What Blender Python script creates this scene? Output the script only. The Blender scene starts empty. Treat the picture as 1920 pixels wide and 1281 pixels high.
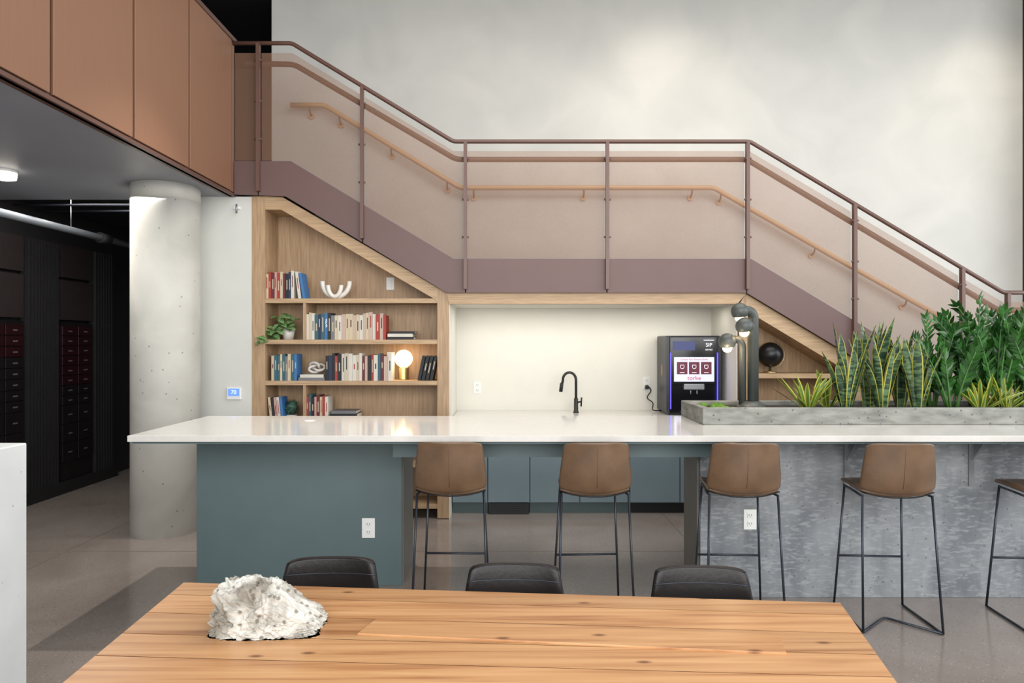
import bpy, bmesh, math, random
from mathutils import Vector, Matrix, noise
random.seed(7)
C = bpy.context.scene.collection
F = 1280.0
CZ = 1.6
def P(px, py, d): return Vector(((px-960)*d/F, d, CZ-(py-640.5)*d/F))
def PX(px, d): return (px-960)*d/F
def PZ(py, d): return CZ-(py-640.5)*d/F
def lin(c):
    c = c/255.0
    return c/12.92 if c <= 0.04045 else ((c+0.055)/1.055)**2.4
def H(r, g, b): return (lin(r), lin(g), lin(b), 1)

# ---------------- materials ----------------
def mat(name, rgb, rough=0.5, metal=0.0, amt=0.08, scale=6, stretch=(1,1,1), bump=0.0, detail=5, rgb2=None, spec=None, coat=0, lo=0.3, hi=0.7, dist=0, bscale=None, island=0):
    m = bpy.data.materials.new(name); m.use_nodes = True
    nt = m.node_tree; b = nt.nodes['Principled BSDF']
    b.inputs['Roughness'].default_value = rough; b.inputs['Metallic'].default_value = metal
    if spec is not None: b.inputs['Specular IOR Level'].default_value = spec
    if coat: b.inputs['Coat Weight'].default_value = coat; b.inputs['Coat Roughness'].default_value = 0.15
    tc = nt.nodes.new('ShaderNodeTexCoord'); mp = nt.nodes.new('ShaderNodeMapping'); n = nt.nodes.new('ShaderNodeTexNoise'); r = nt.nodes.new('ShaderNodeValToRGB')
    mp.inputs['Scale'].default_value = stretch
    n.inputs['Scale'].default_value = scale; n.inputs['Detail'].default_value = detail; n.inputs['Distortion'].default_value = dist
    c = H(*rgb)
    if rgb2: c1, c2 = c, H(*rgb2)
    else: c1 = tuple(x*(1-amt) for x in c[:3])+(1,); c2 = tuple(min(1, x*(1+amt)) for x in c[:3])+(1,)
    r.color_ramp.elements[0].color = c1; r.color_ramp.elements[1].color = c2
    r.color_ramp.elements[0].position = lo; r.color_ramp.elements[1].position = hi
    L = nt.links.new
    L(tc.outputs['Object'], mp.inputs['Vector']); L(mp.outputs['Vector'], n.inputs['Vector']); L(n.outputs['Fac'], r.inputs['Fac'])
    if island:
        geo = nt.nodes.new('ShaderNodeNewGeometry'); hs = nt.nodes.new('ShaderNodeHueSaturation'); mr = nt.nodes.new('ShaderNodeMapRange')
        mr.inputs[3].default_value = 1-island; mr.inputs[4].default_value = 1+island
        L(geo.outputs['Random Per Island'], mr.inputs[0]); L(mr.outputs[0], hs.inputs['Value']); L(r.outputs['Color'], hs.inputs['Color']); L(hs.outputs[0], b.inputs['Base Color'])
    else: L(r.outputs['Color'], b.inputs['Base Color'])
    if bump:
        bp = nt.nodes.new('ShaderNodeBump'); bp.inputs['Strength'].default_value = bump; bp.inputs['Distance'].default_value = 0.01
        src = n
        if bscale:
            src = nt.nodes.new('ShaderNodeTexNoise'); src.inputs['Scale'].default_value = bscale; src.inputs['Detail'].default_value = 6
            L(mp.outputs['Vector'], src.inputs['Vector'])
        L(src.outputs['Fac'], bp.inputs['Height']); L(bp.outputs['Normal'], b.inputs['Normal'])
    return m
def emit(name, rgb, strength):
    m = bpy.data.materials.new(name); m.use_nodes = True
    b = m.node_tree.nodes['Principled BSDF']; b.inputs['Base Color'].default_value = H(*rgb)
    b.inputs['Emission Color'].default_value = H(*rgb); b.inputs['Emission Strength'].default_value = strength
    return m
M = {}
def add_pits(m, dark, size=9.0, thr=0.10, fac=0.6):
    nt = m.node_tree; b = nt.nodes['Principled BSDF']; src = b.inputs['Base Color'].links[0].from_socket
    tc = nt.nodes.new('ShaderNodeTexCoord'); v = nt.nodes.new('ShaderNodeTexVoronoi'); v.inputs['Scale'].default_value = size
    r = nt.nodes.new('ShaderNodeValToRGB'); r.color_ramp.elements[0].position = thr*0.6; r.color_ramp.elements[1].position = thr
    r.color_ramp.elements[0].color = (fac,)*3+(1,); r.color_ramp.elements[1].color = (0,0,0,1)
    mx = nt.nodes.new('ShaderNodeMix'); mx.data_type = 'RGBA'
    nt.links.new(tc.outputs['Object'], v.inputs['Vector']); nt.links.new(v.outputs['Distance'], r.inputs['Fac'])
    nt.links.new(r.outputs['Color'], mx.inputs[0]); nt.links.new(src, mx.inputs[6]); mx.inputs[7].default_value = H(*dark)
    nt.links.new(mx.outputs[2], b.inputs['Base Color'])
M['plaster'] = mat('plaster', (181,180,174), 0.75, scale=1.6, rgb2=(193,191,184), detail=10, dist=0.7, bump=0.05, bscale=5)
M['drywall'] = mat('drywall', (201,201,195), 0.7, amt=0.02)
M['niche'] = mat('niche_paint', (214,211,202), 0.7, amt=0.015)
M['oak'] = mat('oak', (150,122,92), 0.5, scale=5, stretch=(14,3,1.0), rgb2=(178,149,116), detail=8, bump=0.05)
M['oakh'] = mat('oak_horizontal', (158,130,98), 0.5, scale=5, stretch=(1.0,3,16), rgb2=(186,157,122), detail=8, bump=0.05)
M['mauve'] = mat('mauve_steel', (96,73,70), 0.5, amt=0.03)
M['brown'] = mat('brown_rail', (92,66,57), 0.4, amt=0.04)
M['tan'] = mat('tan_rail', (192,156,118), 0.45, amt=0.04)
M['copper'] = mat('copper_panel', (130,94,72), 0.5, scale=3, stretch=(1,40,1), amt=0.04)
M['soffit'] = mat('soffit', (142,145,153), 0.5, amt=0.05, scale=2)
M['black'] = mat('black_paint', (18,18,20), 0.6, amt=0.1)
M['corridor'] = mat('corridor_black', (32,31,33), 0.5, amt=0.1)
M['blackwood'] = mat('black_wood', (40,33,34), 0.4, amt=0.3, stretch=(20,20,1.5))
M['floor'] = mat('polished_concrete', (122,112,105), 0.14, scale=1.1, rgb2=(148,138,131), detail=10, dist=0.4, spec=0.85)
add_pits(M['floor'], (90,82,76), 48, 0.24, 0.55)
add_pits(M['floor'], (184,176,168), 37, 0.16, 0.5)
M['column'] = mat('column_concrete', (178,176,168), 0.75, scale=2.2, rgb2=(202,200,192), detail=9, dist=0.5, bump=0.12, bscale=12)
add_pits(M['column'], (116,114,106), 13, 0.11, 0.8)
M['block'] = mat('block_concrete', (176,178,178), 0.7, scale=2, rgb2=(200,202,201), detail=8, bump=0.1)
add_pits(M['block'], (130,132,132), 14, 0.08, 0.7)
M['planter'] = mat('planter_concrete', (104,105,100), 0.85, scale=7, stretch=(1,1,3), rgb2=(146,146,139), detail=10, bump=0.5)
add_pits(M['planter'], (76,76,72), 22, 0.18, 0.8)
M['teal'] = mat('teal_laminate', (84,100,102), 0.45, amt=0.03)
M['teal2'] = mat('teal_cabinet', (110,127,134), 0.45, amt=0.03)
M['tealgrain'] = mat('teal_side', (112,110,104), 0.5, amt=0.12, stretch=(10,10,1))
M['quartz'] = mat('white_quartz', (203,200,194), 0.1, amt=0.03, scale=30, spec=0.7)
M['leather'] = mat('tan_leather', (82,61,43), 0.38, scale=7, rgb2=(104,79,57), bump=0.08, bscale=60)
M['dleather'] = mat('dark_leather', (17,12,13), 0.36, amt=0.2, bump=0.08, bscale=60, spec=0.3)
M['rod'] = mat('gunmetal_rod', (52,56,64), 0.35, 0.6, amt=0.05)
M['steel'] = mat('steel', (150,152,155), 0.35, 0.8, amt=0.05)
M['white'] = mat('white_plastic', (222,222,219), 0.35, amt=0.01)
M['slot'] = mat('dark_slot', (40,40,42), 0.5)
M['ceramic'] = mat('white_ceramic', (216,212,204), 0.4, amt=0.02)
M['faucet'] = mat('matte_black', (24,24,26), 0.35, 0.3)
M['green'] = mat('zz_leaf', (22,60,22), 0.3, scale=9, rgb2=(50,98,36), spec=0.4, island=0.5)
M['stem'] = mat('zz_stem', (70,110,50), 0.5)
M['snake'] = mat('snake_leaf', (28,54,36), 0.4, scale=14, stretch=(1,1,4), rgb2=(88,114,76), detail=2, lo=0.42, hi=0.60)
M['yellow'] = mat('leaf_margin', (176,172,70), 0.4, amt=0.1)
M['limeleaf'] = mat('lime_leaf', (84,116,40), 0.4, amt=0.25)
M['pothos'] = mat('pothos_leaf', (60,108,54), 0.45, scale=40, rgb2=(136,166,108), island=0.2)
M['succ'] = mat('succulent', (60,92,78), 0.6, amt=0.3, scale=40)
M['moss'] = mat('moss', (84,120,40), 0.9, amt=0.4, scale=60, bump=0.4)
M['soil'] = mat('soil', (52,44,38), 0.95, amt=0.4, scale=40, bump=0.5)
M['lampm'] = mat('lamp_metal', (72,76,73), 0.45, 0.1, amt=0.04)
M['machine'] = mat('machine_body', (40,42,50), 0.35, amt=0.05)
M['machine2'] = mat('machine_gloss', (14,14,20), 0.15, amt=0.05)
M['sticker'] = mat('sticker', (170,130,100), 0.5)
M['brass'] = mat('brass', (170,150,110), 0.3, 0.9)
M['violet'] = emit('violet_led', (70,60,255), 3.0)
M['screen'] = emit('screen_white', (205,210,232), 0.5)
M['tile'] = emit('screen_tile', (92,30,50), 0.4)
M['redtext'] = emit('red_text', (180,16,50), 0.35)
M['whitetext'] = emit('white_text', (235,235,240), 0.7)
M['bluescreen'] = emit('thermostat_screen', (90,130,240), 0.9)
M['globe'] = emit('globe_glass', (255,222,170), 5.0)
M['bulb'] = emit('bulb_glass', (255,220,165), 14.0)
M['fixture'] = emit('fixture_glow', (255,245,230), 5.0)
M['mailred'] = mat('mailbox_red', (46,17,23), 0.3, 0.4, amt=0.15)
M['mailblack'] = mat('mailbox_black', (30,25,28), 0.3, 0.4, amt=0.15)
M['mailtag'] = mat('mailbox_tag', (84,80,80), 0.5)
M['doorgrey'] = mat('slate_door', (66,70,80), 0.5, amt=0.04)
M['conduit'] = mat('pipe_grey', (120,125,132), 0.4, 0.4)
M['pages'] = mat('pages', (225,215,195), 0.8, stretch=(200,1,1))

m = bpy.data.materials.new('perforated_mesh'); m.use_nodes = True; nt = m.node_tree
b = nt.nodes['Principled BSDF']; b.inputs['Base Color'].default_value = H(138,106,86); b.inputs['Roughness'].default_value = 0.6; b.inputs['Specular IOR Level'].default_value = 0.25
tr = nt.nodes.new('ShaderNodeBsdfTransparent'); mx = nt.nodes.new('ShaderNodeMixShader')
tc = nt.nodes.new('ShaderNodeTexCoord'); nn = nt.nodes.new('ShaderNodeTexNoise'); nn.inputs['Scale'].default_value = 300
mr = nt.nodes.new('ShaderNodeMapRange'); mr.inputs[3].default_value = 0.36; mr.inputs[4].default_value = 0.60
nt.links.new(tc.outputs['Object'], nn.inputs['Vector']); nt.links.new(nn.outputs['Fac'], mr.inputs[0]); nt.links.new(mr.outputs[0], mx.inputs[0])
nt.links.new(tr.outputs[0], mx.inputs[1]); nt.links.new(b.outputs[0], mx.inputs[2]); nt.links.new(mx.outputs[0], nt.nodes['Material Output'].inputs[0])
M['mesh'] = m
# bar front concrete: cloudy with faint horizontal flecks
m = mat('cloudy_concrete', (96,100,105), 0.6, scale=2.4, stretch=(2.2,1,0.8), rgb2=(134,137,140), detail=10, dist=0.5, lo=0.33, hi=0.66, bump=0.2, bscale=18)
nt = m.node_tree; b = nt.nodes['Principled BSDF']; src = b.inputs['Base Color'].links[0].from_socket
tc = nt.nodes.new('ShaderNodeTexCoord'); mp = nt.nodes.new('ShaderNodeMapping'); mp.inputs['Scale'].default_value = (14, 14, 50); mp.inputs['Rotation'].default_value = (0, 0.2, 0)
nz = nt.nodes.new('ShaderNodeTexNoise'); nz.inputs['Scale'].default_value = 1.3; nz.inputs['Detail'].default_value = 2; nz.inputs['Distortion'].default_value = 0.5
rr_ = nt.nodes.new('ShaderNodeValToRGB'); rr_.color_ramp.elements[0].position = 0.5; rr_.color_ramp.elements[1].position = 0.66; rr_.color_ramp.elements[0].color = (0,0,0,1); rr_.color_ramp.elements[1].color = (0.5,)*3+(1,)
mx = nt.nodes.new('ShaderNodeMix'); mx.data_type = 'RGBA'; mx.inputs[7].default_value = H(154,157,158)
nt.links.new(tc.outputs['Object'], mp.inputs['Vector']); nt.links.new(mp.outputs['Vector'], nz.inputs['Vector']); nt.links.new(nz.outputs['Fac'], rr_.inputs['Fac'])
nt.links.new(rr_.outputs['Color'], mx.inputs[0]); nt.links.new(src, mx.inputs[6]); nt.links.new(mx.outputs[2], b.inputs['Base Color'])
add_pits(m, (76,78,84), 18, 0.13, 0.7); M['chip'] = m
# table timber
m = bpy.data.materials.new('fir_timber'); m.use_nodes = True; nt = m.node_tree; L = nt.links.new
b = nt.nodes['Principled BSDF']; b.inputs['Roughness'].default_value = 0.3
tc = nt.nodes.new('ShaderNodeTexCoord'); geo = nt.nodes.new('ShaderNodeNewGeometry')
mp = nt.nodes.new('ShaderNodeMapping'); mp.inputs['Scale'].default_value = (0.8, 22, 22); mp.inputs['Rotation'].default_value = (0, 0, 0.05)
ad = nt.nodes.new('ShaderNodeVectorMath'); ad.operation = 'ADD'
cb = nt.nodes.new('ShaderNodeCombineXYZ'); mu = nt.nodes.new('ShaderNodeMath'); mu.operation = 'MULTIPLY'; mu.inputs[1].default_value = 17.0
L(geo.outputs['Random Per Island'], mu.inputs[0]); L(mu.outputs[0], cb.inputs[0]); L(mu.outputs[0], cb.inputs[1])
L(tc.outputs['Object'], mp.inputs['Vector']); L(mp.outputs['Vector'], ad.inputs[0]); L(cb.outputs[0], ad.inputs[1])
n1 = nt.nodes.new('ShaderNodeTexNoise'); n1.inputs['Scale'].default_value = 1.4; n1.inputs['Detail'].default_value = 6; n1.inputs['Distortion'].default_value = 0.7; n1.inputs['Roughness'].default_value = 0.55
r1 = nt.nodes.new('ShaderNodeValToRGB'); r1.color_ramp.elements[0].position = 0.28; r1.color_ramp.elements[1].position = 0.72
r1.color_ramp.elements[0].color = H(138,86,48); r1.color_ramp.elements[1].color = H(196,152,106)
e = r1.color_ramp.elements.new(0.46); e.color = H(178,130,86)
L(ad.outputs[0], n1.inputs['Vector']); L(n1.outputs['Fac'], r1.inputs['Fac'])
mp2 = nt.nodes.new('ShaderNodeMapping'); mp2.inputs['Scale'].default_value = (1.7, 4.2, 1); L(tc.outputs['Object'], mp2.inputs['Vector'])
v = nt.nodes.new('ShaderNodeTexVoronoi'); v.voronoi_dimensions = '2D'; v.inputs['Scale'].default_value = 1.0; L(mp2.outputs['Vector'], v.inputs['Vector'])
r2 = nt.nodes.new('ShaderNodeValToRGB'); r2.color_ramp.elements[0].position = 0.015; r2.color_ramp.elements[1].position = 0.045
r2.color_ramp.elements[0].color = (0.85,)*3+(1,); r2.color_ramp.elements[1].color = (0,0,0,1)
L(v.outputs['Distance'], r2.inputs['Fac'])
mx = nt.nodes.new('ShaderNodeMix'); mx.data_type = 'RGBA'; L(r2.outputs['Color'], mx.inputs[0]); L(r1.outputs['Color'], mx.inputs[6]); mx.inputs[7].default_value = H(96,54,30)
hs = nt.nodes.new('ShaderNodeHueSaturation'); mr = nt.nodes.new('ShaderNodeMapRange'); mr.inputs[3].default_value = 0.78; mr.inputs[4].default_value = 1.16
L(geo.outputs['Random Per Island'], mr.inputs[0]); L(mr.outputs[0], hs.inputs['Value']); L(mx.outputs[2], hs.inputs['Color']); L(hs.outputs[0], b.inputs['Base Color'])
M['fir'] = m
M['gap'] = mat('plank_gap', (58,34,20), 0.8)
M['rock'] = mat('limestone', (128,122,111), 0.9, scale=9, rgb2=(196,193,185), detail=10, dist=0.6, bump=1.0, bscale=26, lo=0.36, hi=0.54)
add_pits(M['rock'], (92,82,68), 36, 0.28, 0.75)

# ---------------- mesh builder ----------------
def fillet(pts, rad, k=5):
    pts = [Vector(p) for p in pts]; out = [pts[0]]
    for i in range(1, len(pts)-1):
        a, p, c = pts[i-1], pts[i], pts[i+1]
        r = min(rad, (a-p).length*0.49, (c-p).length*0.49)
        s = p+(a-p).normalized()*r; e = p+(c-p).normalized()*r
        for j in range(k+1):
            t = j/k; out.append(s*(1-t)**2+p*2*t*(1-t)+e*t*t)
    out.append(pts[-1]); return out
class MB:
    def __init__(s): s.bm = bmesh.new()
    def box(s, x0, x1, y0, y1, z0, z1, mi=0):
        vs = [s.bm.verts.new((x, y, z)) for z in (z0, z1) for y in (y0, y1) for x in (x0, x1)]
        for f in ((0,2,3,1), (4,5,7,6), (0,1,5,4), (2,6,7,3), (0,4,6,2), (1,3,7,5)):
            fc = s.bm.faces.new([vs[i] for i in f]); fc.material_index = mi
        return s
    def prism(s, pts, a0, a1, axis='y', mi=0):
        def mk(p, a): return {'y': (p[0], a, p[1]), 'z': (p[0], p[1], a), 'x': (a, p[0], p[1])}[axis]
        A = [s.bm.verts.new(mk(p, a0)) for p in pts]; B = [s.bm.verts.new(mk(p, a1)) for p in pts]
        fs = [s.bm.faces.new(A), s.bm.faces.new(B[::-1])]
        n = len(pts)
        for i in range(n): fs.append(s.bm.faces.new((A[i], B[i], B[(i+1)%n], A[(i+1)%n])))
        for f in fs: f.material_index = mi
        return s
    def px(s, pts, d, y0, y1): return s.prism([(PX(a, d), PZ(b_, d)) for a, b_ in pts], y0, y1)
    def tube(s, pts, r, n=8, caps=True):
        pts = [Vector(p) for p in pts]; rr = r if isinstance(r, (list, tuple)) else [r]*len(pts)
        up = None; rings = []
        for i, p in enumerate(pts):
            t = (pts[min(i+1, len(pts)-1)]-pts[max(i-1, 0)]).normalized()
            if up is None:
                up = Vector((0,0,1)) if abs(t.z) < 0.9 else Vector((1,0,0))
            u = (up-t*up.dot(t)).normalized(); w = t.cross(u); up = u
            rings.append([s.bm.verts.new(p+(u*math.cos(2*math.pi*j/n)+w*math.sin(2*math.pi*j/n))*rr[i]) for j in range(n)])
        for a, b_ in zip(rings, rings[1:]):
            for j in range(n):
                s.bm.faces.new((a[j], a[(j+1)%n], b_[(j+1)%n], b_[j])).smooth = True
        if caps: s.bm.faces.new(rings[0][::-1]); s.bm.faces.new(rings[-1])
        return s
    def lathe(s, prof, c, n=24, mat4=None):
        c = Vector(c); rings = []
        for r, z in prof:
            ring = []
            for j in range(n):
                a = 2*math.pi*j/n; v_ = Vector((max(r, 1e-4)*math.cos(a), max(r, 1e-4)*math.sin(a), z))
                if mat4: v_ = mat4 @ v_
                ring.append(s.bm.verts.new(c+v_))
            rings.append(ring)
        for a, b_ in zip(rings, rings[1:]):
            for j in range(n): s.bm.faces.new((a[j], a[(j+1)%n], b_[(j+1)%n], b_[j])).smooth = True
        s.bm.faces.new(rings[0][::-1]); s.bm.faces.new(rings[-1]); return s
    def sphere(s, c, r, n=20, sz=1.0):
        prof = [(r*math.sin(math.pi*i/(n//2)), -r*sz*math.cos(math.pi*i/(n//2))) for i in range(n//2+1)]
        return s.lathe(prof, c, n)
    def build(s, name, ma, parent=None, bevel=0, smooth=False):
        bmesh.ops.recalc_face_normals(s.bm, faces=s.bm.faces)
        me = bpy.data.meshes.new(name); s.bm.to_mesh(me); s.bm.free()
        for q in (ma if isinstance(ma, (list, tuple)) else [ma]): me.materials.append(M[q] if isinstance(q, str) else q)
        if smooth:
            for p in me.polygons: p.use_smooth = True
        o = bpy.data.objects.new(name, me); C.objects.link(o)
        if parent:
            o.parent = parent
            if parent.type == 'EMPTY': o.location = -parent.location
        if bevel:
            bv = o.modifiers.new('bevel', 'BEVEL'); bv.width = bevel; bv.segments = 2; bv.limit_method = 'ANGLE'
        return o
def tag(o, label, cat, group=None):
    o['label'] = label; o['category'] = cat
    if group: o['group'] = group
    return o
def thing(name, label, cat, loc=(0,0,0), group=None):
    o = bpy.data.objects.new(name, None); C.objects.link(o); o.location = loc; o.empty_display_size = 0.1
    return tag(o, label, cat, group)
def struct(o): o['kind'] = 'structure'; return o
def sbox(name, ma, *a, bevel=0): return struct(MB().box(*a).build(name, ma, bevel=bevel))
def dup(root, parent=None):
    c = root.copy(); C.objects.link(c)
    if parent: c.parent = parent
    for ch in list(root.children): dup(ch, c)
    return c
def text(name, body, size, loc, ma, parent, rot=(math.pi/2,0,0), align='CENTER'):
    cu = bpy.data.curves.new(name, 'FONT'); cu.body = body; cu.size = size; cu.extrude = 0.0004; cu.align_x = align; cu.align_y = 'CENTER'
    t = bpy.data.objects.new('tmp', cu); C.objects.link(t)
    dg = bpy.context.evaluated_depsgraph_get(); me = bpy.data.meshes.new_from_object(t.evaluated_get(dg))
    bpy.data.objects.remove(t)
    me.transform(Matrix.Translation(Vector(loc)) @ Matrix.Rotation(rot[2], 4, 'Z') @ Matrix.Rotation(rot[0], 4, 'X') @ Matrix.Rotation(rot[1], 4, 'Z'))
    me.materials.clear(); me.materials.append(M[ma])
    o = bpy.data.objects.new(name, me); C.objects.link(o)
    if parent:
        o.parent = parent
        if parent.type == 'EMPTY': o.location = -parent.location
    return o

# ---------------- setting ----------------
sbox('floor', 'floor', -9, 9, -4, 11, -0.1, 0)
jb = MB()
for y in (3.15, 5.2, 7.6): jb.box(-9, 6, y, y+0.006, 0.0, 0.0008)
for x in (-3.4, -1.0, 1.4, 3.8): jb.box(x, x+0.006, -2, 9, 0.0, 0.0008)
struct(jb.build('trim_1', mat('joint', (96,86,80), 0.5)))
sbox('wall_back', 'plaster', -2.57, 5.46, 7.3, 7.5, 0, 5.27)
sbox('wall_right', 'black', 5.46, 5.6, 6.9, 7.5, 0, 5.27)
sbox('ceiling', 'black', -9, 9, 1.5, 11, 5.27, 5.4)
sbox('wall_front', 'drywall', -3.3, -2.345, 6.15, 6.5, 0, 2.905)
sbox('wall_side', 'drywall', -3.3, -3.2, 6.5, 9.2, 0, 2.98)
sbox('wall_rear', 'black', -9, -2.4, 9.2, 9.3, 0, 5.27)
sbox('wall_left', 'corridor', -4.97, -4.83, 4.2, 9.2, 0, 2.98)
sbox('wall_upper', 'black', -2.57, -2.45, 7.5, 9.2, 2.9, 5.27)
sbox('trim_2', 'soffit', -9, -2.52, 0.3, 6.28, 2.905, 3.1)
sbox('trim_3', 'corridor', -9, -2.35, 6.28, 9.2, 2.98, 3.1)
sbox('wall_niche', 'niche', -0.567, 2.05, 6.95, 7.0, 0, 1.95)
sbox('trim_4', 'niche', -0.567, 2.05, 6.24, 7.0, 1.94, 2.03)
struct(MB().px([(838,549),(1400,549),(1382,570),(842,570)], 6.15, 6.14, 6.24).build('trim_5', 'oakh'))
sbox('trim_8', 'niche', -0.566, -0.560, 6.155, 6.95, 0.0, 1.94)
sbox('trim_9', 'niche', 2.028, 2.036, 6.165, 6.95, 0.9, 1.94)
struct(MB().px([(1622,684),(1882,840),(2200,840),(2200,970),(1622,970)], 6.15, 6.15, 6.22).build('wall_under', 'oak'))

# ---------------- mailbox corridor on the left ----------------
XL = -4.72
def fluted(y0, y1, name):
    mb = MB(); mb.box(-4.8, XL-0.03, y0, y1, 0, 2.62)
    n = int((y1-y0)/0.045)
    for i in range(n):
        a = y0+(y1-y0)*i/n; mb.box(XL-0.03, XL, a+0.004, a+(y1-y0)/n*0.6, 0.06, 2.62)
    struct(mb.build(name, 'corridor'))
fluted(6.66, 7.13, 'trim_6'); fluted(7.74, 8.1, 'trim_7')
sbox('door_1', 'doorgrey', -4.55, -3.55, 9.16, 9.2, 0, 2.2)
sbox('baseboard_left', 'black', -4.8, -4.70, 5.2, 8.15, 0, 0.12)
def mailbank(y0, y1, cols, label, red):
    t = thing('mailbox_bank', label, 'mailboxes', (XL, (y0+y1)/2, 0.12), 'apartment mailbox banks in the dark corridor')
    MB().box(-4.8, XL-0.02, y0, y1, 0.12, 1.80).build('body', 'mailblack', t)
    MB().box(-4.8, XL-0.015, y0, y1, 1.83, 2.25).build('upper_panel', 'blackwood', t)
    MB().box(-4.8, XL-0.015, y0, y1, 2.28, 2.62).build('upper_panel', 'blackwood', t)
    cw = (y1-y0)/cols
    for c in range(cols):
        z = 1.76
        for r in range(11):
            h = 0.105 if r < 8 else 0.2
            d = MB().box(XL-0.02, XL-0.006, y0+c*cw+0.01, y0+(c+1)*cw-0.01, z-h+0.008, z).build('mailbox_door', 'mailred' if (r < red) else 'mailblack', t, bevel=0.002)
            MB().box(XL-0.006, XL-0.002, y0+(c+.40)*cw, y0+(c+.62)*cw, z-h/2-0.006, z-h/2+0.008).build('name_tag', 'mailtag', d)
            z -= h
mailbank(5.85, 6.62, 3, 'dark mailbox bank nearest the concrete block, cut by the left edge', 3)
mailbank(7.17, 7.70, 2, 'reddish mailbox bank between the two ribbed black panels', 6)
t = thing('ceiling_pipe', 'silver grey pipe running under the ceiling above the mailboxes', 'pipe', (-4.2, 6, 2.66))
MB().tube([(-4.2, 4.8, 2.66), (-4.2, 7.6, 2.66)], 0.035, 12).build('pipe', 'conduit', t)
MB().tube([(-4.2, 6.95, 2.66), (-4.2, 7.1, 2.66)], 0.055, 12).build('coupling', 'black', t)
MB().tube([(-4.2, 7.6, 2.66), (-4.2, 9.1, 2.60)], 0.045, 12).build('pipe', 'steel', t)
for y in (5.4, 6.5): MB().tube([(-4.2, y, 2.69), (-4.2, y, 2.95)], 0.006, 6).build('hanger', 'steel', t)
t = thing('thin_conduit', 'pair of thin dark conduits crossing the ceiling in front of the mailboxes', 'pipe', (-4, 6.5, 2.85))
MB().tube([(-4.75, 6.5, 2.9), (-3.3, 6.5, 2.9)], 0.012, 8).build('pipe', 'rod', t)
MB().tube([(-4.75, 6.8, 2.9), (-3.3, 6.8, 2.9)], 0.012, 8).build('pipe', 'rod', t)
t = thing('ceiling_light', 'round white flush ceiling light at the left edge', 'light', (-3.87, 5.2, 2.905))
MB().lathe([(0.085,-0.02),(0.09,0)], (-3.87, 5.2, 2.905)).build('base', 'white', t)
MB().lathe([(0.04,-0.075),(0.08,-0.065),(0.085,-0.02)], (-3.87, 5.2, 2.905)).build('diffuser', 'fixture', t)

tag(MB().box(-2.75, -2.06, 1.2, 2.9, 0, 1.17).build('half_wall', 'block', bevel=0.006), 'pale concrete half wall at the left edge of the view', 'concrete wall')
cc = (-2.93, 5.78)
t = thing('concrete_column', 'round pale concrete column beside the dark mailbox corridor', 'column', (cc[0], cc[1], 0))
MB().lathe([(0.268, 0), (0.268, 2.78)], (cc[0], cc[1], 0), 64).build('shaft', 'column', t)
MB().lathe([(0.2685, 2.78), (0.2685, 2.905)], (cc[0], cc[1], 0), 64).build('top_band', 'column', t)

# ---------------- mezzanine guard ----------------
t = thing('balcony_guard', 'copper toned panel guard along the upper floor edge', 'guard wall', (-2.5, 4.0, 2.9))
js = [0.5, 1.28, 2.08, 2.88, 3.68, 4.48, 5.25, 6.05]
for a, b_ in zip(js, js[1:]):
    MB().box(-2.50, -2.48, a+0.014, b_-0.014, 2.935, 4.27).build('guard_panel', 'copper', t, bevel=0.003)
MB().box(-2.50, -2.49, 6.065, 6.12, 2.935, 4.27).build('guard_panel', 'copper', t)
MB().box(-2.56, -2.503, 0.5, 6.12, 2.90, 4.25).build('backing', 'brown', t)
MB().box(-2.57, -2.47, 0.5, 6.14, 4.27, 4.31).build('top_rail', 'brown', t, bevel=0.004)
MB().box(-2.53, -2.485, 0.5, 6.14, 2.90, 2.925).build('bottom_trim', 'brown', t)

# ---------------- staircase ----------------
D = 6.1
def interp(px, kn):
    if px <= kn[0][0]: return kn[0][1]
    for (a, ya), (b_, yb) in zip(kn, kn[1:]):
        if px <= b_: return ya+(yb-ya)*(px-a)/(b_-a)
    return kn[-1][1]
rail_k = [(437,82),(548,82),(850,266),(1405,266),(1880,549),(2010,549)]
stop_k = [(438,302),(545,302),(850,485),(1408,485),(1880,768),(2010,768)]
sbot_k = [(438,364),(535,368),(838,549),(1400,549),(1880,837),(2010,837)]
t = thing('staircase', 'mauve steel staircase with a middle landing above the kitchenette', 'staircase', (1.0, 6.7, 1.9))
cuts = [438, 484, 680, 873, 1138, 1400, 1600, 1800, 2010]
for a, b_ in zip(cuts, cuts[1:]):
    up = [(a+1, interp(a+1, stop_k))]+[k for k in stop_k if a+1 < k[0] < b_-1]+[(b_-1, interp(b_-1, stop_k))]
    lo = [(a+1, interp(a+1, sbot_k))]+[k for k in sbot_k if a+1 < k[0] < b_-1]+[(b_-1, interp(b_-1, sbot_k))]
    MB().px(up+lo[::-1], D, 6.10, 6.125).build('stringer_plate', 'mauve', t)
zl, zu, zd = 2.26, 3.12, 0.93
ub = lambda x: 2.95-0.598*(x+2.025)
lb = lambda x: 2.07-0.6*(x-2.097)
MB().box(-2.56, -1.907, 6.13, 7.29, 2.955, zu).build('upper_landing', 'mauve', t)
pts = [(-1.907, ub(-1.907))]
r_, u_ = 0.172, 0.287
for k in range(4):
    z = zu-r_*(k+1); pts += [(-1.907+u_*k, z), (-1.907+u_*(k+1), z)]
xe = -1.907+4*u_
pts += [(xe, ub(xe))]
MB().prism(pts, 6.13, 7.29).build('upper_flight', 'mauve', t)
MB().prism([(xe, ub(xe)), (xe, zl), (2.19, zl), (2.19, lb(2.19)), (2.10, 2.06), (-0.54, 2.06)], 6.13, 7.29).build('landing', 'mauve', t)
pts = [(2.19, lb(2.19))]; r_, u_ = 0.166, 0.277
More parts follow.
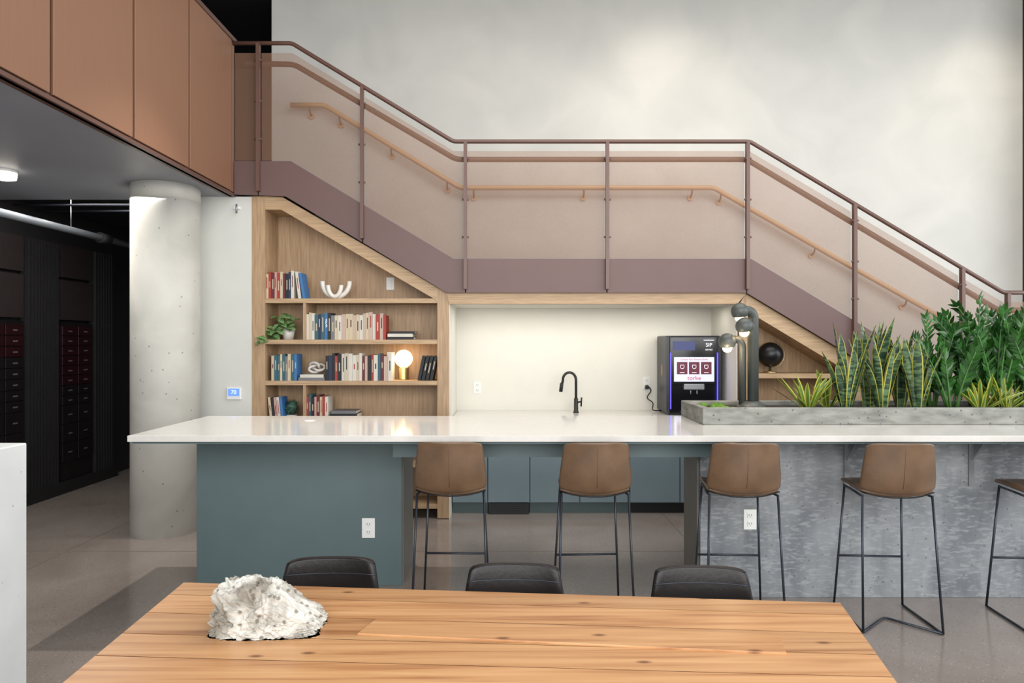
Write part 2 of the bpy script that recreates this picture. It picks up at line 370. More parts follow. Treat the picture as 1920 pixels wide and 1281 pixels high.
for k in range(7):
    z = zl-r_*(k+1); pts += [(2.19+u_*k, z), (2.19+u_*(k+1), z)]
xe2 = 2.19+7*u_; pts += [(xe2, lb(xe2))]
MB().prism(pts, 6.13, 7.29).build('lower_flight', 'mauve', t)
MB().box(xe2, 5.4, 6.24, 7.29, zd-0.17, zd-0.02).build('lower_landing', 'mauve', t)

t = thing('stair_railing', 'brown metal railing with see-through mesh panels along the stairs', 'railing', (1.0, 6.08, 2.3))
MB().tube(fillet([P(x, y, D)+Vector((0,-0.01,0)) for x, y in rail_k], 0.03), 0.019, 8).build('top_rail', 'brown', t)
posts = [486, 680, 873, 1138, 1400, 1600, 1801, 1886]
for p in posts:
    x = PX(p, D); zt = PZ(interp(p, rail_k), D); zb = PZ(interp(p, sbot_k), D)+0.03
    q = MB().box(x-0.015, x+0.015, 6.055, 6.098, zb, zt-0.01).build('post', 'brown', t)
    mb = MB()
    for f in (0.15, 0.5, 0.82):
        zz_ = zt+(PZ(interp(p, stop_k), D)-zt)*f
        mb.tube([(x-0.03, 6.07, zz_), (x+0.03, 6.07, zz_)], 0.009, 8)
    mb.build('bolt', 'brown', q)
cuts = [436]+posts+[2005]
for a, b_ in zip(cuts, cuts[1:]):
    a2, b2 = a+4, b_-4
    off = 17
    up = [(a2, interp(a2, rail_k)+off)]+[(k[0], k[1]+off) for k in rail_k if a2 < k[0] < b2]+[(b2, interp(b2, rail_k)+off)]
    lo = [(a2, interp(a2, stop_k)-1)]+[(k[0], k[1]-1) for k in stop_k if a2 < k[0] < b2]+[(b2, interp(b2, stop_k)-1)]
    pts = up+lo[::-1]; mb = MB()
    mb.bm.faces.new([mb.bm.verts.new((PX(x, D), 6.105, PZ(y, D))) for x, y in pts])
    mb.build('mesh_panel', 'mesh', t)
MB().tube(fillet([P(462,119,6.2), P(552,121,6.2), P(855,299,6.2), P(1400,299,6.2), P(1872,582,6.2), P(1990,582,6.2)], 0.05), 0.025, 10).build('handrail', 'brown', t)
for p in (520, 700, 873, 1138, 1400, 1610, 1800):
    z = PZ(interp(p, [(462,119),(552,121),(855,299),(1400,299),(1872,582)]), 6.2)
    MB().tube([(PX(p, 6.2), 6.11, z-0.03), (PX(p, 6.2), 6.2, z-0.02)], 0.008, 6).build('handrail_bracket', 'brown', t)

t = thing('wall_handrail', 'tan handrail bracketed to the plaster wall behind the stairs', 'handrail', (1.0, 7.3, 3.2))
wk = [(545,197),(608,197),(862,352),(1338,352),(1560,480),(1880,660)]
MB().tube(fillet([P(x, y, 7.2) for x, y in wk], 0.05), 0.026, 10).build('rail', 'tan', t)
for p in (580, 636, 733, 838, 888, 1095, 1298, 1352, 1528, 1700):
    q = P(p, interp(p, wk), 7.2)
    b_ = MB().tube(fillet([q+Vector((0,0,-0.02)), q+Vector((0,0.02,-0.07)), q+Vector((0,0.09,-0.09))], 0.03), 0.009, 8).build('bracket', 'brown', t)
    MB().tube([q+Vector((0,0.08,-0.09)), q+Vector((0,0.1,-0.09))], 0.03, 14).build('rosette', 'tan', b_)

# ---------------- bookcases ----------------
def px_shelf_z(y): return PZ(y, 6.17)
case = thing('bookcase', 'oak built-in bookcase with a slanted top under the stairs', 'bookcase', (-1.45, 6.3, 0))
MB().px([(472,368),(497,368),(497,972),(472,972)], 6.15, 6.15, 6.52).build('side_panel', 'oak', case)
MB().px([(820,538),(842,551),(842,972),(820,972)], 6.15, 6.15, 6.52).build('side_panel', 'oak', case)
MB().px([(497,368),(530,370),(820,539),(820,564),(527,393),(497,393)], 6.15, 6.15, 6.52).build('top_panel', 'oakh', case)
MB().px([(497,392),(527,392),(820,563),(820,972),(497,972)], 6.15, 6.50, 6.52).build('back_panel', 'oak', case)
x0, x1 = PX(497, 6.15), PX(820, 6.15)
shelfz = [px_shelf_z(y) for y in (560, 637, 714, 791, 868, 945)]
for z in shelfz: MB().box(x0, x1, 6.155, 6.50, z-0.04, z).build('shelf', 'oakh', case)
xd = PX(570, 6.15)
MB().box(xd-0.012, xd+0.012, 6.16, 6.50, shelfz[1], shelfz[0]-0.04).build('divider', 'oak', case)
MB().box(xd-0.012, xd+0.012, 6.16, 6.50, shelfz[3], shelfz[2]-0.04).build('divider', 'oak', case)
case2 = thing('low_bookcase', 'oak built-in shelf niche under the lower flight, behind the plants', 'bookcase', (2.6, 6.3, 0))
MB().px([(1386,571),(1398,551),(1402,553),(1402,972),(1386,972)], 6.15, 6.15, 6.94).build('side_panel', 'oak', case2)
MB().px([(1402,553),(1622,685),(1622,716),(1402,584)], 6.15, 6.15, 6.52).build('top_panel', 'oakh', case2)
MB().px([(1402,583),(1600,702),(1600,972),(1402,972)], 6.15, 6.50, 6.52).build('back_panel', 'oak', case2)
MB().px([(1600,702),(1622,716),(1622,972),(1600,972)], 6.15, 6.15, 6.52).build('side_panel', 'oak', case2)
zs2 = PZ(701, 6.17)
for z in (zs2, zs2-0.42, 0.45): MB().box(PX(1402,6.15), PX(1600,6.15), 6.155, 6.50, z-0.04, z).build('shelf', 'oakh', case2)

BC = {'w': (198,193,182), 'c': (190,175,148), 'r': (150,52,44), 'm': (90,32,38), 'p': (184,140,128), 'n': (32,44,68), 'k': (27,27,31), 't': (48,88,98), 'b': (56,108,160), 'g': (110,110,112), 's': (182,158,144), 'o': (180,100,64)}
BN = {'w': 'white', 'c': 'cream', 'r': 'red', 'm': 'maroon', 'p': 'pink', 'n': 'navy', 'k': 'black', 't': 'teal', 'b': 'blue', 'g': 'grey', 's': 'pale salmon', 'o': 'orange'}
BM = {k: mat('book_'+BN[k].replace(' ', '_'), v_, 0.6, amt=0.08) for k, v_ in BC.items()}
ORD = ['first','second','third','fourth','fifth','sixth','seventh','eighth','ninth','tenth','eleventh','twelfth','thirteenth','fourteenth','fifteenth','sixteenth','seventeenth','eighteenth','nineteenth','twentieth','twenty-first','twenty-second','twenty-third','twenty-fourth','twenty-fifth','twenty-sixth']
def book(x, y, z, w, h, dp, col, label, group, lean=0.0, title=None):
    c = MB(); tk = min(0.003, w*0.12)
    c.box(0, w, 0, tk, 0, h); c.box(0, tk, tk, dp, 0, h); c.box(w-tk, w, tk, dp, 0, h)
    o = c.build('book', BM[col]); tag(o, label, 'book', group)
    MB().box(tk, w-tk, tk, dp-0.006, 0.004, h-0.004).build('pages', 'pages', o)
    bc = 'c' if col in 'krmntbg' else random.choice('krm')
    if title: text('spine_title', title, w*0.75, (w/2, -0.001, h*0.62), 'whitetext', o, rot=(math.pi/2, -math.pi/2, 0))
    elif random.random() < 0.75:
        z0 = h*random.uniform(0.3, 0.5); z1 = h*random.uniform(0.65, 0.88); i = w*0.36
        MB().box(i, w-i, -0.0008, 0, z0, z1).build('spine_title', BM[bc], o)
    o.location = (x, y, z+(w*math.sin(lean) if lean > 0 else 0)); o.rotation_euler = (0, lean, 0)
    return o
def row(pxa, pxb, cols, shelf, hpx, where, group, titles={}):
    n = len(cols); s = 6.2/F; x = PX(pxa, 6.2); W = (pxb-pxa)*s
    ws = [random.uniform(0.75, 1.25) for _ in cols]; k = W/sum(ws)
    for i, c in enumerate(cols):
        w = ws[i]*k; h = hpx*s*random.uniform(0.9, 1.03)
        book(x, 6.185+random.uniform(0, 0.012), shelf, w-0.0012, h, 0.16, c, '%s book, %s from the left %s' % (BN[c], ORD[i], where), group, title=titles.get(i))
        x += w
g = 'books on the bookcase shelves'
row(499, 552, 'crmprcmknw', shelfz[0], 51, 'in the row on the highest shelf', g)
book(PX(553, 6.2)+0.033, 6.19, shelfz[0], 0.026, 0.245, 0.16, 'w', 'white book tilted against the row on the highest shelf', g, lean=-0.12)
book(PX(560, 6.2)+0.04, 6.19, shelfz[0], 0.022, 0.235, 0.16, 'b', 'bright blue book tilted at the right end of the highest row', g, lean=-0.16)
row(575, 724, 'wcwtntbkgcwsccscwscswrsr', shelfz[1], 50, 'in the long row on the second shelf down', g, {6: 'VIOLATE'})
row(509, 557, 'cttctgctb', shelfz[2], 49, 'in the short row left of the knot ornament', g)
row(611, 735, 'knkrkwcwwcwmskrwtmsw', shelfz[2], 50, 'in the row left of the globe lamp', g)
for i in range(4):
    book(PX(783+7.5*i, 6.2), 6.19, shelfz[2], 0.028, 0.225, 0.16, 'k', '%s from the left of the tilted black books right of the globe lamp' % ORD[i], g, lean=0.2)
row(575, 616, 'rtkpmcrw', shelfz[3], 50, 'in the row right of the small succulent ball', g)
for i, c in enumerate('ckpwb'):
    book(PX(501+5.3*i, 6.2)+0.03, 6.19, shelfz[3], 0.022, 0.22, 0.16, c, '%s book, %s from the left of the tilted books above the counter edge' % (BN[c], ORD[i]), g, lean=-0.1)
def flat(pa, pb, z, th, col, label):
    xa, xb = PX(pa, 6.2), PX(pb, 6.2)
    c = MB(); c.box(xa, xb, 6.19, 6.40, z, z+0.003); c.box(xa, xb, 6.19, 6.40, z+th-0.003, z+th); c.box(xa, xb, 6.19, 6.194, z+0.003, z+th-0.003)
    o = c.build('book', BM[col]); tag(o, label, 'book', 'books lying flat on the bookcase shelves')
    MB().box(xa+0.004, xb-0.004, 6.194, 6.395, z+0.003, z+th-0.003).build('pages', 'pages', o)
flat(726, 776, shelfz[1], 0.026, 'k', 'black book lying flat, bottom of the stack on the second shelf')
flat(727, 774, shelfz[1]+0.026, 0.028, 'w', 'white book lying flat between two dark books on the second shelf')
flat(730, 778, shelfz[1]+0.054, 0.022, 'k', 'thin black book lying on top of the stack on the second shelf')
flat(560, 609, shelfz[2], 0.026, 'g', 'grey book lying flat at the bottom under the knot ornament')
flat(563, 607, shelfz[2]+0.026, 0.028, 'w', 'white book lying flat directly under the knot ornament')
flat(619, 670, shelfz[3], 0.07, 'k', 'thick dark book lying flat just above the counter edge')
flat(622, 668, shelfz[3]+0.07, 0.025, 'g', 'grey book topmost of the flat pair above the counter edge')
t = thing('curved_ornament', 'white ceramic double loop ornament on the highest shelf', 'ornament', (P(630,560,6.3).x, 6.3, shelfz[0]))
def arc(cx, cz, rx, rz, a0, a1, y, n=20): return [(cx+rx*math.cos(a0+(a1-a0)*i/n), y, cz+rz*math.sin(a0+(a1-a0)*i/n)) for i in range(n+1)]
ux = PX(630, 6.3)
MB().tube(arc(ux, shelfz[0]+0.16, 0.125, 0.138, math.pi*0.98, math.pi*2.02, 6.3), 0.022, 12).build('outer_loop', 'ceramic', t)
MB().tube(arc(ux-0.005, shelfz[0]+0.13, 0.06, 0.105, math.pi*1.0, math.pi*2.0, 6.27), 0.02, 12).build('inner_loop', 'ceramic', t)
mb = MB(); kp = []
for i in range(61):
    a = 2*math.pi*i/60; kx = (2+math.cos(3*a))*math.cos(2*a); kz = (2+math.cos(3*a))*math.sin(2*a); ky = math.sin(3*a)
    kp.append((PX(593, 6.3)+kx*0.026, 6.3+ky*0.022+0.0, shelfz[2]+0.054+0.062+kz*0.016))
mb.tube(kp, 0.012, 8); tag(mb.build('knot_ornament', 'ceramic'), 'white knotted chain ornament lying on two flat books', 'ornament')
lx = PX(757, 6.34)
t = thing('globe_lamp', 'small table lamp with a glowing round globe on the third shelf', 'table lamp', (lx, 6.34, shelfz[2]))
MB().lathe([(0.055,0),(0.055,0.008),(0.05,0.01),(0.05,0.11),(0.03,0.12)], (lx, 6.34, shelfz[2]), 28).build('base', 'brass', t)
MB().sphere((lx, 6.34, shelfz[2]+0.195), 0.082, 28).build('globe', 'globe', t)
gx = PX(1444, 6.33)
t = thing('globe_ornament', 'black desk globe on a small stand in the low bookcase', 'globe', (gx, 6.33, zs2))
MB().sphere((gx, 6.33, zs2+0.17), 0.115, 28).build('sphere', 'faucet', t)
MB().lathe([(0.06,0),(0.06,0.012),(0.012,0.02),(0.012,0.055)], (gx, 6.33, zs2), 20).build('stand', 'brass', t)
MB().tube(arc(gx, zs2+0.17, 0.13, 0.13, -math.pi*0.5, math.pi*0.5, 6.33), 0.005, 6).build('meridian_arm', 'brass', t)

# ---------------- small leafy plants ----------------
def heart_leaf(mb, p, d, up, L_, W_, mi=0):
    d = d.normalized(); sd = d.cross(up).normalized(); nrm = sd.cross(d)
    pr = [(0,0),(0.12,0.35),(0.4,0.5),(0.75,0.28),(1,0)]
    cs = [mb.bm.verts.new(p+d*L_*t_-nrm*L_*0.25*t_*t_) for t_, _ in pr]
    for sg in (-1, 1):
        es = [mb.bm.verts.new(p+d*L_*t_-nrm*L_*0.25*t_*t_+sd*sg*W_*w_+nrm*W_*0.15*w_) for t_, w_ in pr[1:-1]]
        for f in ([cs[0], es[0], cs[1]], [cs[1], es[0], es[1], cs[2]], [cs[2], es[1], es[2], cs[3]], [cs[3], es[2], cs[4]]):
            fc = mb.bm.faces.new(f); fc.material_index = mi; fc.smooth = True
pc = Vector((PX(541, 6.3), 6.3, shelfz[1]))
t = thing('trailing_plant', 'green trailing plant in a white pot on the second shelf', 'potted plant', pc)
MB().lathe([(0.045,0),(0.062,0.1),(0.055,0.1),(0.05,0.09)], pc, 24).build('pot', 'ceramic', t)
mb = MB(); sm = MB()
for i in range(64):
    a = random.uniform(0, 6.28)
    if i < 34: off = Vector((random.uniform(-0.11, 0.09), random.uniform(-0.1, 0.03), 0.1+random.uniform(0, 0.14)))
    else:
        k_ = random.random(); off = Vector((-0.05-0.19*k_, random.uniform(-0.17, -0.05), 0.10-0.12*k_+random.uniform(-0.03, 0.05)))
    dr = Vector((math.cos(a), -abs(math.sin(a)), random.uniform(-0.8, 0.5)))
    heart_leaf(mb, pc+off, dr, Vector((0,-0.5,1)), random.uniform(0.05, 0.085), 0.055)
    if i % 4 == 0: sm.tube([pc+Vector((0,0,0.09)), pc+off*0.6+Vector((0,-0.03,0.08)), pc+off], 0.0025, 5)
mb.build('leaves', 'pothos', t); sm.build('stems', 'stem', t)
pc = Vector((PX(547, 6.3), 6.3, shelfz[3]))
t = thing('succulent_ball', 'small dark green round plant between tilted and upright books', 'potted plant', pc)
MB().lathe([(0.04,0),(0.05,0.05),(0.04,0.05)], pc, 20).build('pot', 'ceramic', t)
mb = MB()
for i in range(110):
    v_ = Vector((random.gauss(0,1), random.gauss(0,1), random.gauss(0,1))).normalized()
    heart_leaf(mb, pc+Vector((0,0,0.12))+v_*0.05, v_, Vector((0.3,0.2,1)), 0.028, 0.02)
mb.sphere(pc+Vector((0,0,0.12)), 0.055, 14); mb.build('leaves', 'succ', t)

# ---------------- outlets, thermostat ----------------
def outlet(c, label, w=0.075, h=0.12, kind='outlet', colr='white'):
    t = thing('power_outlet' if kind == 'outlet' else 'light_switch', label, 'outlet' if kind == 'outlet' else 'switch', c)
    x, y, z = c
    MB().box(x-w/2, x+w/2, y-0.006, y, z-h/2, z+h/2).build('cover_plate', colr, t, bevel=0.002)
    if kind == 'outlet':
        for dz in (-0.026, 0.026):
            r = MB().box(x-0.018, x+0.018, y-0.009, y-0.006, z+dz-0.016, z+dz+0.016).build('socket', colr, t, bevel=0.002)
            MB().box(x-0.009, x-0.006, y-0.0095, y-0.009, z+dz-0.004, z+dz+0.008).box(x+0.006, x+0.009, y-0.0095, y-0.009, z+dz-0.004, z+dz+0.008).box(x-0.002, x+0.002, y-0.0095, y-0.009, z+dz-0.012, z+dz-0.008).build('slots', 'slot', r)
    else:
        MB().box(x-0.016, x+0.016, y-0.010, y-0.006, z-0.033, z+0.033).build('rocker', colr, t, bevel=0.002)
outlet((PX(895,6.95), 6.95, PZ(727,6.95)), 'white power outlet on the cream wall left of the black faucet')
outlet((PX(1212,6.95), 6.95, PZ(718,6.95)), 'white power outlet beside the coffee machine with a black plug')
outlet((PX(732,6.5), 6.5, PZ(532,6.5)), 'white plate in the back of the highest bookcase shelf', kind='switch')
outlet((PX(733,6.5), 6.5, PZ(672,6.5)), 'cream plate in the bookcase behind the globe lamp', kind='switch')
t = thing('thermostat', 'white wall thermostat with a blue screen beside the bookcase', 'thermostat', (PX(440,6.15), 6.15, PZ(738,6.15)))
x, z = PX(440, 6.15), PZ(738, 6.15)
MB().box(x-0.065, x+0.065, 6.13, 6.15, z-0.055, z+0.055).build('body', 'white', t, bevel=0.006)
MB().box(x-0.05, x+0.05, 6.127, 6.13, z-0.02, z+0.045).build('screen', 'bluescreen', t)
text('reading', '70', 0.05, (x, 6.126, z+0.012), 'whitetext', t)
t = thing('wall_sensor', 'tiny white sensor near the top of the wall beside the column', 'sensor', (PX(445,6.15), 6.15, PZ(390,6.15)))
x, z = PX(445, 6.15), PZ(390, 6.15)
MB().box(x-0.03, x+0.03, 6.135, 6.15, z-0.012, z+0.012).build('plate', 'white', t, bevel=0.003)
MB().tube([(x,6.13,z+0.03),(x,6.13,z-0.05)], 0.008, 8).build('probe', 'steel', t)

# ---------------- rear kitchenette ----------------
YF = 6.32
def cabinet(x0, x1, doors, label, kick='black', grille=False):
    t = thing('base_cabinet', label, 'cabinet', ((x0+x1)/2, 6.6, 0), 'kitchenette base cabinets')
    MB().box(x0+0.001, x1-0.001, YF+0.02, 6.93, 0.10, 0.86).build('body', 'teal', t)
    MB().box(x0+0.001, x1-0.001, YF+0.06, 6.93, 0, 0.10).build('kick', kick, t)
    w = (x1-x0)/doors
    for i in range(doors):
        dr = MB().box(x0+i*w+0.004, x0+(i+1)*w-0.004, YF, YF+0.02, 0.11, 0.84).build('door', 'teal2', t, bevel=0.002)
        MB().box(x0+(i+0.5)*w-0.06, x0+(i+0.5)*w+0.06, YF-0.006, YF, 0.834, 0.84).build('edge_pull', 'faucet', dr)
    if grille:
        gb = MB(); gb.box(x0+0.01, x1-0.01, YF-0.004, YF+0.02, 0.0, 0.105)
        for k in range(4): gb.box(x0+0.03, x1-0.03, YF-0.010, YF-0.004, 0.02+k*0.022, 0.03+k*0.022)
        gb.build('vent_grille', 'faucet', t)
cabinet(-0.555, -0.225, 1, 'narrow grey-blue cabinet next to the bookcase side', 'teal')
cabinet(-0.225, 0.165, 1, 'grey-blue undercounter unit with a black floor grille', grille=True)
cabinet(0.165, 1.09, 2, 'wide grey-blue cabinet with two doors under the faucet', 'teal')
cabinet(1.09, 2.02, 2, 'grey-blue cabinet with a black kick under the coffee machine')
tag(MB().box(-0.555, 2.025, 6.30, 6.948, 0.86, 0.90).build('kitchenette_worktop', 'quartz', bevel=0.003), 'white worktop along the back wall under faucet and coffee machine', 'worktop')
fx, fy, fz = PX(1080, 6.72), 6.72, 0.90
t = thing('faucet', 'matte black gooseneck faucet against the cream wall', 'faucet', (fx, fy, fz))
MB().lathe([(0.028,0),(0.028,0.01),(0.022,0.012),(0.02,0.14),(0.013,0.145)], (fx, fy, fz), 20).build('base', 'faucet', t)
pts = [(fx, fy, fz+0.12), (fx, fy, fz+0.32)]+[(fx-0.065+0.065*math.cos(a), fy, fz+0.32+0.075*math.sin(a)) for a in [math.pi*i/12 for i in range(1, 12)]]+[(fx-0.13, fy, fz+0.31), (fx-0.145, fy, fz+0.26)]
MB().tube(pts, 0.013, 12).build('spout', 'faucet', t)
MB().tube([(fx-0.14, fy, fz+0.29), (fx-0.150, fy, fz+0.205)], 0.018, 12).build('spray_head', 'faucet', t)
MB().tube([(fx+0.01, fy, fz+0.10), (fx+0.055, fy, fz+0.11)], 0.009, 10).tube([(fx+0.05, fy, fz+0.06), (fx+0.055, fy, fz+0.15)], 0.008, 8).build('lever', 'faucet', t)

# coffee machine
mx0, mx1, my0, my1, mz0, mz1 = 1.465, 1.985, 6.47, 6.90, 0.90, 1.655
t = thing('coffee_machine', 'dark coffee machine with touch screen and violet light strips', 'coffee machine', ((mx0+mx1)/2, 6.7, mz0))
MB().box(mx0, mx1, my0+0.03, my1, mz0+0.02, mz1).build('body', 'machine', t, bevel=0.012)
MB().box(mx0+0.02, mx1-0.02, my0+0.02, my1-0.02, mz0, mz0+0.02).build('feet', 'faucet', t)
MB().box(mx0+0.03, mx1-0.03, my0, my0+0.03, mz0+0.29, mz1-0.01).build('front_panel', 'machine2', t, bevel=0.005)
MB().box(mx0+0.0, mx0+0.03, my0+0.01, my0+0.03, mz0+0.02, mz1-0.01).box(mx1-0.03, mx1, my0+0.01, my0+0.03, mz0+0.02, mz1-0.01).build('side_trim', 'machine', t)
MB().box(mx0+0.034, mx0+0.043, my0-0.004, my0, mz0+0.06, mz1-0.16).box(mx1-0.043, mx1-0.034, my0-0.004, my0, mz0+0.06, mz1-0.16).build('light_strip', 'violet', t)
MB().box(mx0+0.03, mx1-0.03, my0+0.025, my0+0.032, mz0+0.02, mz0+0.29).build('dispensing_bay', 'machine2', t)
sx0, sx1 = mx0+0.07, mx1-0.07; sz0, sz1 = PZ(716,6.45), PZ(670,6.45)
sc = MB().box(sx0, sx1, my0-0.006, my0, sz0, sz1).build('touch_screen', 'screen', t)
for i in range(3):
    cx = sx0+(sx1-sx0)*(0.20+0.30*i); w = 0.05
    MB().box(cx-w, cx+w, my0-0.008, my0-0.006, sz0+0.07, sz1-0.045).build('drink_tile', 'tile', sc)
    MB().tube([(cx-0.017, my0-0.009, sz0+0.157)]+arc(cx, sz0+0.14, 0.017, 0.018, math.pi, 2*math.pi, my0-0.009, 10)+[(cx+0.017, my0-0.009, sz0+0.157), (cx-0.017, my0-0.009, sz0+0.157)], 0.0022, 6).box(cx-0.022, cx+0.022, my0-0.0095, my0-0.008, sz0+0.085, sz0+0.088).build('cup_icon', 'whitetext', sc)
text('screen_heading', 'Choose Your Favorite Drink', 0.022, ((sx0+sx1)/2, my0-0.008, sz1-0.022), 'redtext', sc)
text('screen_brand', 'torke', 0.058, ((sx0+sx1)/2, my0-0.008, sz0+0.034), 'redtext', sc)
MB().box(mx0+0.06, mx0+0.27, my0-0.004, my0, PZ(657,6.45), PZ(640,6.45)).build('photo_strip', emit('photo_blue', (60,66,110), 0.4), t)
text('sign', 'SIP', 0.05, (mx1-0.12, my0-0.005, PZ(647,6.45)), 'whitetext', t)
text('sign', 'SERVED', 0.02, (mx1-0.12, my0-0.005, PZ(656,6.45)), 'whitetext', t)
MB().box(mx1-0.17, mx1-0.07, my0-0.004, my0-0.002, PZ(638.5,6.45), PZ(637.5,6.45)).build('sign_underline', 'whitetext', t)
cx = (mx0+mx1)/2
MB().box(cx-0.10, cx+0.10, my0-0.01, my0+0.03, mz0+0.24, mz0+0.30).build('nozzle_housing', 'steel', t, bevel=0.01)
for dx in (-0.03, 0.03): MB().tube([(cx+dx, my0+0.01, mz0+0.24), (cx+dx, my0+0.01, mz0+0.20)], 0.008, 8).build('nozzle', 'steel', t)
MB().box(cx-0.12, cx+0.12, my0-0.03, my0+0.03, mz0, mz0+0.035).build('drip_tray', 'steel', t, bevel=0.004)
MB().lathe([(0.03,0),(0.038,0.09),(0.034,0.09)], (cx, my0+0.0, mz0+0.035), 18).build('cup_guide', 'slot', t)
mb = MB(); mb.prism([(my0+0.2+0.028*math.cos(a), mz0+0.42+0.06*math.sin(a)) for a in [2*math.pi*i/16 for i in range(16)]], mx0-0.002, mx0+0.001, 'x'); mb.build('sticker', 'sticker', t)
px_, pz_ = PX(1212,6.94), PZ(722,6.94)
mb = MB(); mb.tube(fillet([(px_, 6.92, pz_), (px_+0.05, 6.9, pz_-0.05), (px_-0.02, 6.88, pz_-0.13), (px_+0.06, 6.85, pz_-0.17), (px_+0.02, 6.8, 0.91), (px_+0.14, 6.8, 0.915)], 0.05), 0.006, 6)
mb.box(px_-0.018, px_+0.018, 6.90, 6.94, pz_-0.04, pz_-0.005)
mb.build('power_cord', 'faucet', t)

# ---------------- island ----------------
ZT = 1.06
tag(MB().box(-2.205, 4.2, 3.91, 4.955, ZT-0.036, ZT).build('bar_counter', 'quartz', bevel=0.003), 'long white stone bar counter spanning the room', 'countertop')
t = thing('counter_support', 'thin grey-blue support frame and apron under the white counter', 'counter frame', (0.5, 4.2, 0.9))
MB().box(-2.19, 4.15, 3.935, 4.93, ZT-0.050, ZT-0.0365).build('support_plate', 'teal', t)
MB().box(-0.725, 1.21, 4.16, 4.26, 0.895, ZT-0.051).build('apron_beam', 'teal', t)
t = thing('island_cabinet', 'grey-blue closed end cabinet holding up the left of the counter', 'island base', (-1.4, 4.7, 0))
MB().box(-2.068, -0.722, 4.475, 4.93, 0, ZT-0.051).build('body', 'teal', t, bevel=0.002)
MB().box(-0.721, -0.715, 4.49, 4.93, 0, ZT-0.051).build('side_panel', 'tealgrain', t)
t = thing('bar_wall', 'rough cloudy grey concrete bar front behind the stools', 'bar wall', (2.6, 4.4, 0))
MB().box(1.175, 4.2, 4.262, 4.62, 0, ZT-0.051).build('concrete_panel', 'chip', t, bevel=0.004)
MB().box(1.163, 1.1745, 4.29, 4.62, 0, 0.894).build('end_panel', 'tealgrain', t)
outlet((PX(691,4.475), 4.475, PZ(990,4.475)), 'white power outlet on the grey-blue island cabinet', 0.085, 0.13)
outlet((PX(1406,4.262), 4.262, PZ(974,4.262)), 'white power outlet on the rough concrete bar front', 0.08, 0.125)
for p, l in ((1588, 'steel angle bracket under the counter between third and fourth stools'), (1822, 'steel angle bracket under the counter right of the fourth stool')):
    x = PX(p, 4.25)
    t = thing('counter_bracket', l, 'bracket', (x, 4.26, 0.9), 'counter brackets on the concrete')
    MB().box(x-0.016, x+0.016, 4.25, 4.262, 0.70, ZT-0.051).build('wall_plate', 'steel', t)
    MB().box(x-0.016, x+0.016, 3.97, 4.25, ZT-0.062, ZT-0.051).build('arm', 'steel', t)
    MB().prism([(4.25,0.86),(4.25,ZT-0.062),(4.12,ZT-0.062)], x-0.003, x+0.003, 'x').build('gusset', 'steel', t)
tag(MB().lathe([(0.038,0),(0.04,0.002),(0.03,0.003)], (PX(580,4.65), 4.65, ZT), 24).build('coaster', 'white'), 'small round white disc lying on the left of the counter', 'coaster')

# planter with lamp and plants
px0, py0, py1, pz1 = 1.235, 4.42, 4.99, 1.17
t = thing('concrete_planter', 'long low concrete planter trough on the counter', 'planter', (2.6, 4.7, ZT))
mb = MB(); w = 0.05
mb.box(px0, 4.2, py0, py0+w, ZT, pz1).box(px0, 4.2, py1-w, py1, ZT, pz1).box(px0, px0+w, py0+w, py1-w, ZT, pz1).box(4.15, 4.2, py0+w, py1-w, ZT, pz1)
mb.build('trough', 'planter', t, bevel=0.006)
MB().box(px0+w, 4.15, py0+w, py1-w, ZT, pz1-0.03).build('soil', 'soil', t)
PZ0 = pz1-0.03
mb = MB()
for i in range(26):
    mb.sphere((random.uniform(1.33, 1.50), random.uniform(4.52, 4.9), PZ0+0.006), random.uniform(0.015, 0.032), 10, 0.7)
for i in range(20):
    mb.sphere((random.uniform(1.70, 3.4), random.uniform(4.5, 4.6), PZ0+0.004), random.uniform(0.012, 0.026), 8, 0.6)
o = tag(mb.build('moss', 'moss'), 'green moss clumps over the planter soil', 'moss'); o['kind'] = 'stuff'

DL = 4.72
def lp(x, y): return P(x, y, DL)
t = thing('pipe_lamp', 'dark grey bent-pipe lamp with three round lit heads on the planter', 'lamp', (PX(1408, DL), DL, PZ0))
MB().lathe([(0.095,0),(0.095,0.012),(0.075,0.03),(0.055,0.05)], (PX(1408,DL), DL, PZ0), 28).build('base', 'lampm', t)
specs = [(1415, 582, 1386, 584, 0.02, 16, 0.033), (1406, 608, 1390, 612, -0.03, 16, 0.026), (1392, 636, 1361, 641, 0.0, 16, 0.025)]
for (sx, ty, hx, hy, dy, rr, pr_) in specs:
    hd = lp(hx, hy)+Vector((0, dy-0.03, 0)); sxw = PX(sx, DL); rx = (sxw-hd.x)/2; ztop = PZ(ty, DL)
    pts = [Vector((sxw, DL+dy, PZ0+0.02)), Vector((sxw, DL+dy, ztop-rx*1.1))]
    for i in range(1, 13):
        a = math.pi*i/12; pts.append(Vector((sxw-rx+rx*math.cos(a), DL+dy-0.03*i/12, ztop-rx*1.1+rx*1.1*math.sin(a))))
    MB().tube(pts, pr_, 16).build('pipe', 'lampm', t)
    r = rr*DL/F
    prof = [(r*math.sin(a), r*math.cos(a)) for a in [math.pi*0.70*i/14 for i in range(15)]]
    rot = Matrix.Rotation(math.radians(-8), 4, 'Y') @ Matrix.Rotation(math.radians(8), 4, 'X')
    bm_ = MB(); bm_.lathe(prof[::-1], hd, 24, rot)
    hh = bm_.build('lamp_head', 'lampm', t)
    MB().sphere(hd+Vector((0.0, 0.0, -r*0.70)), r*0.55, 16).build('bulb', 'bulb', hh)

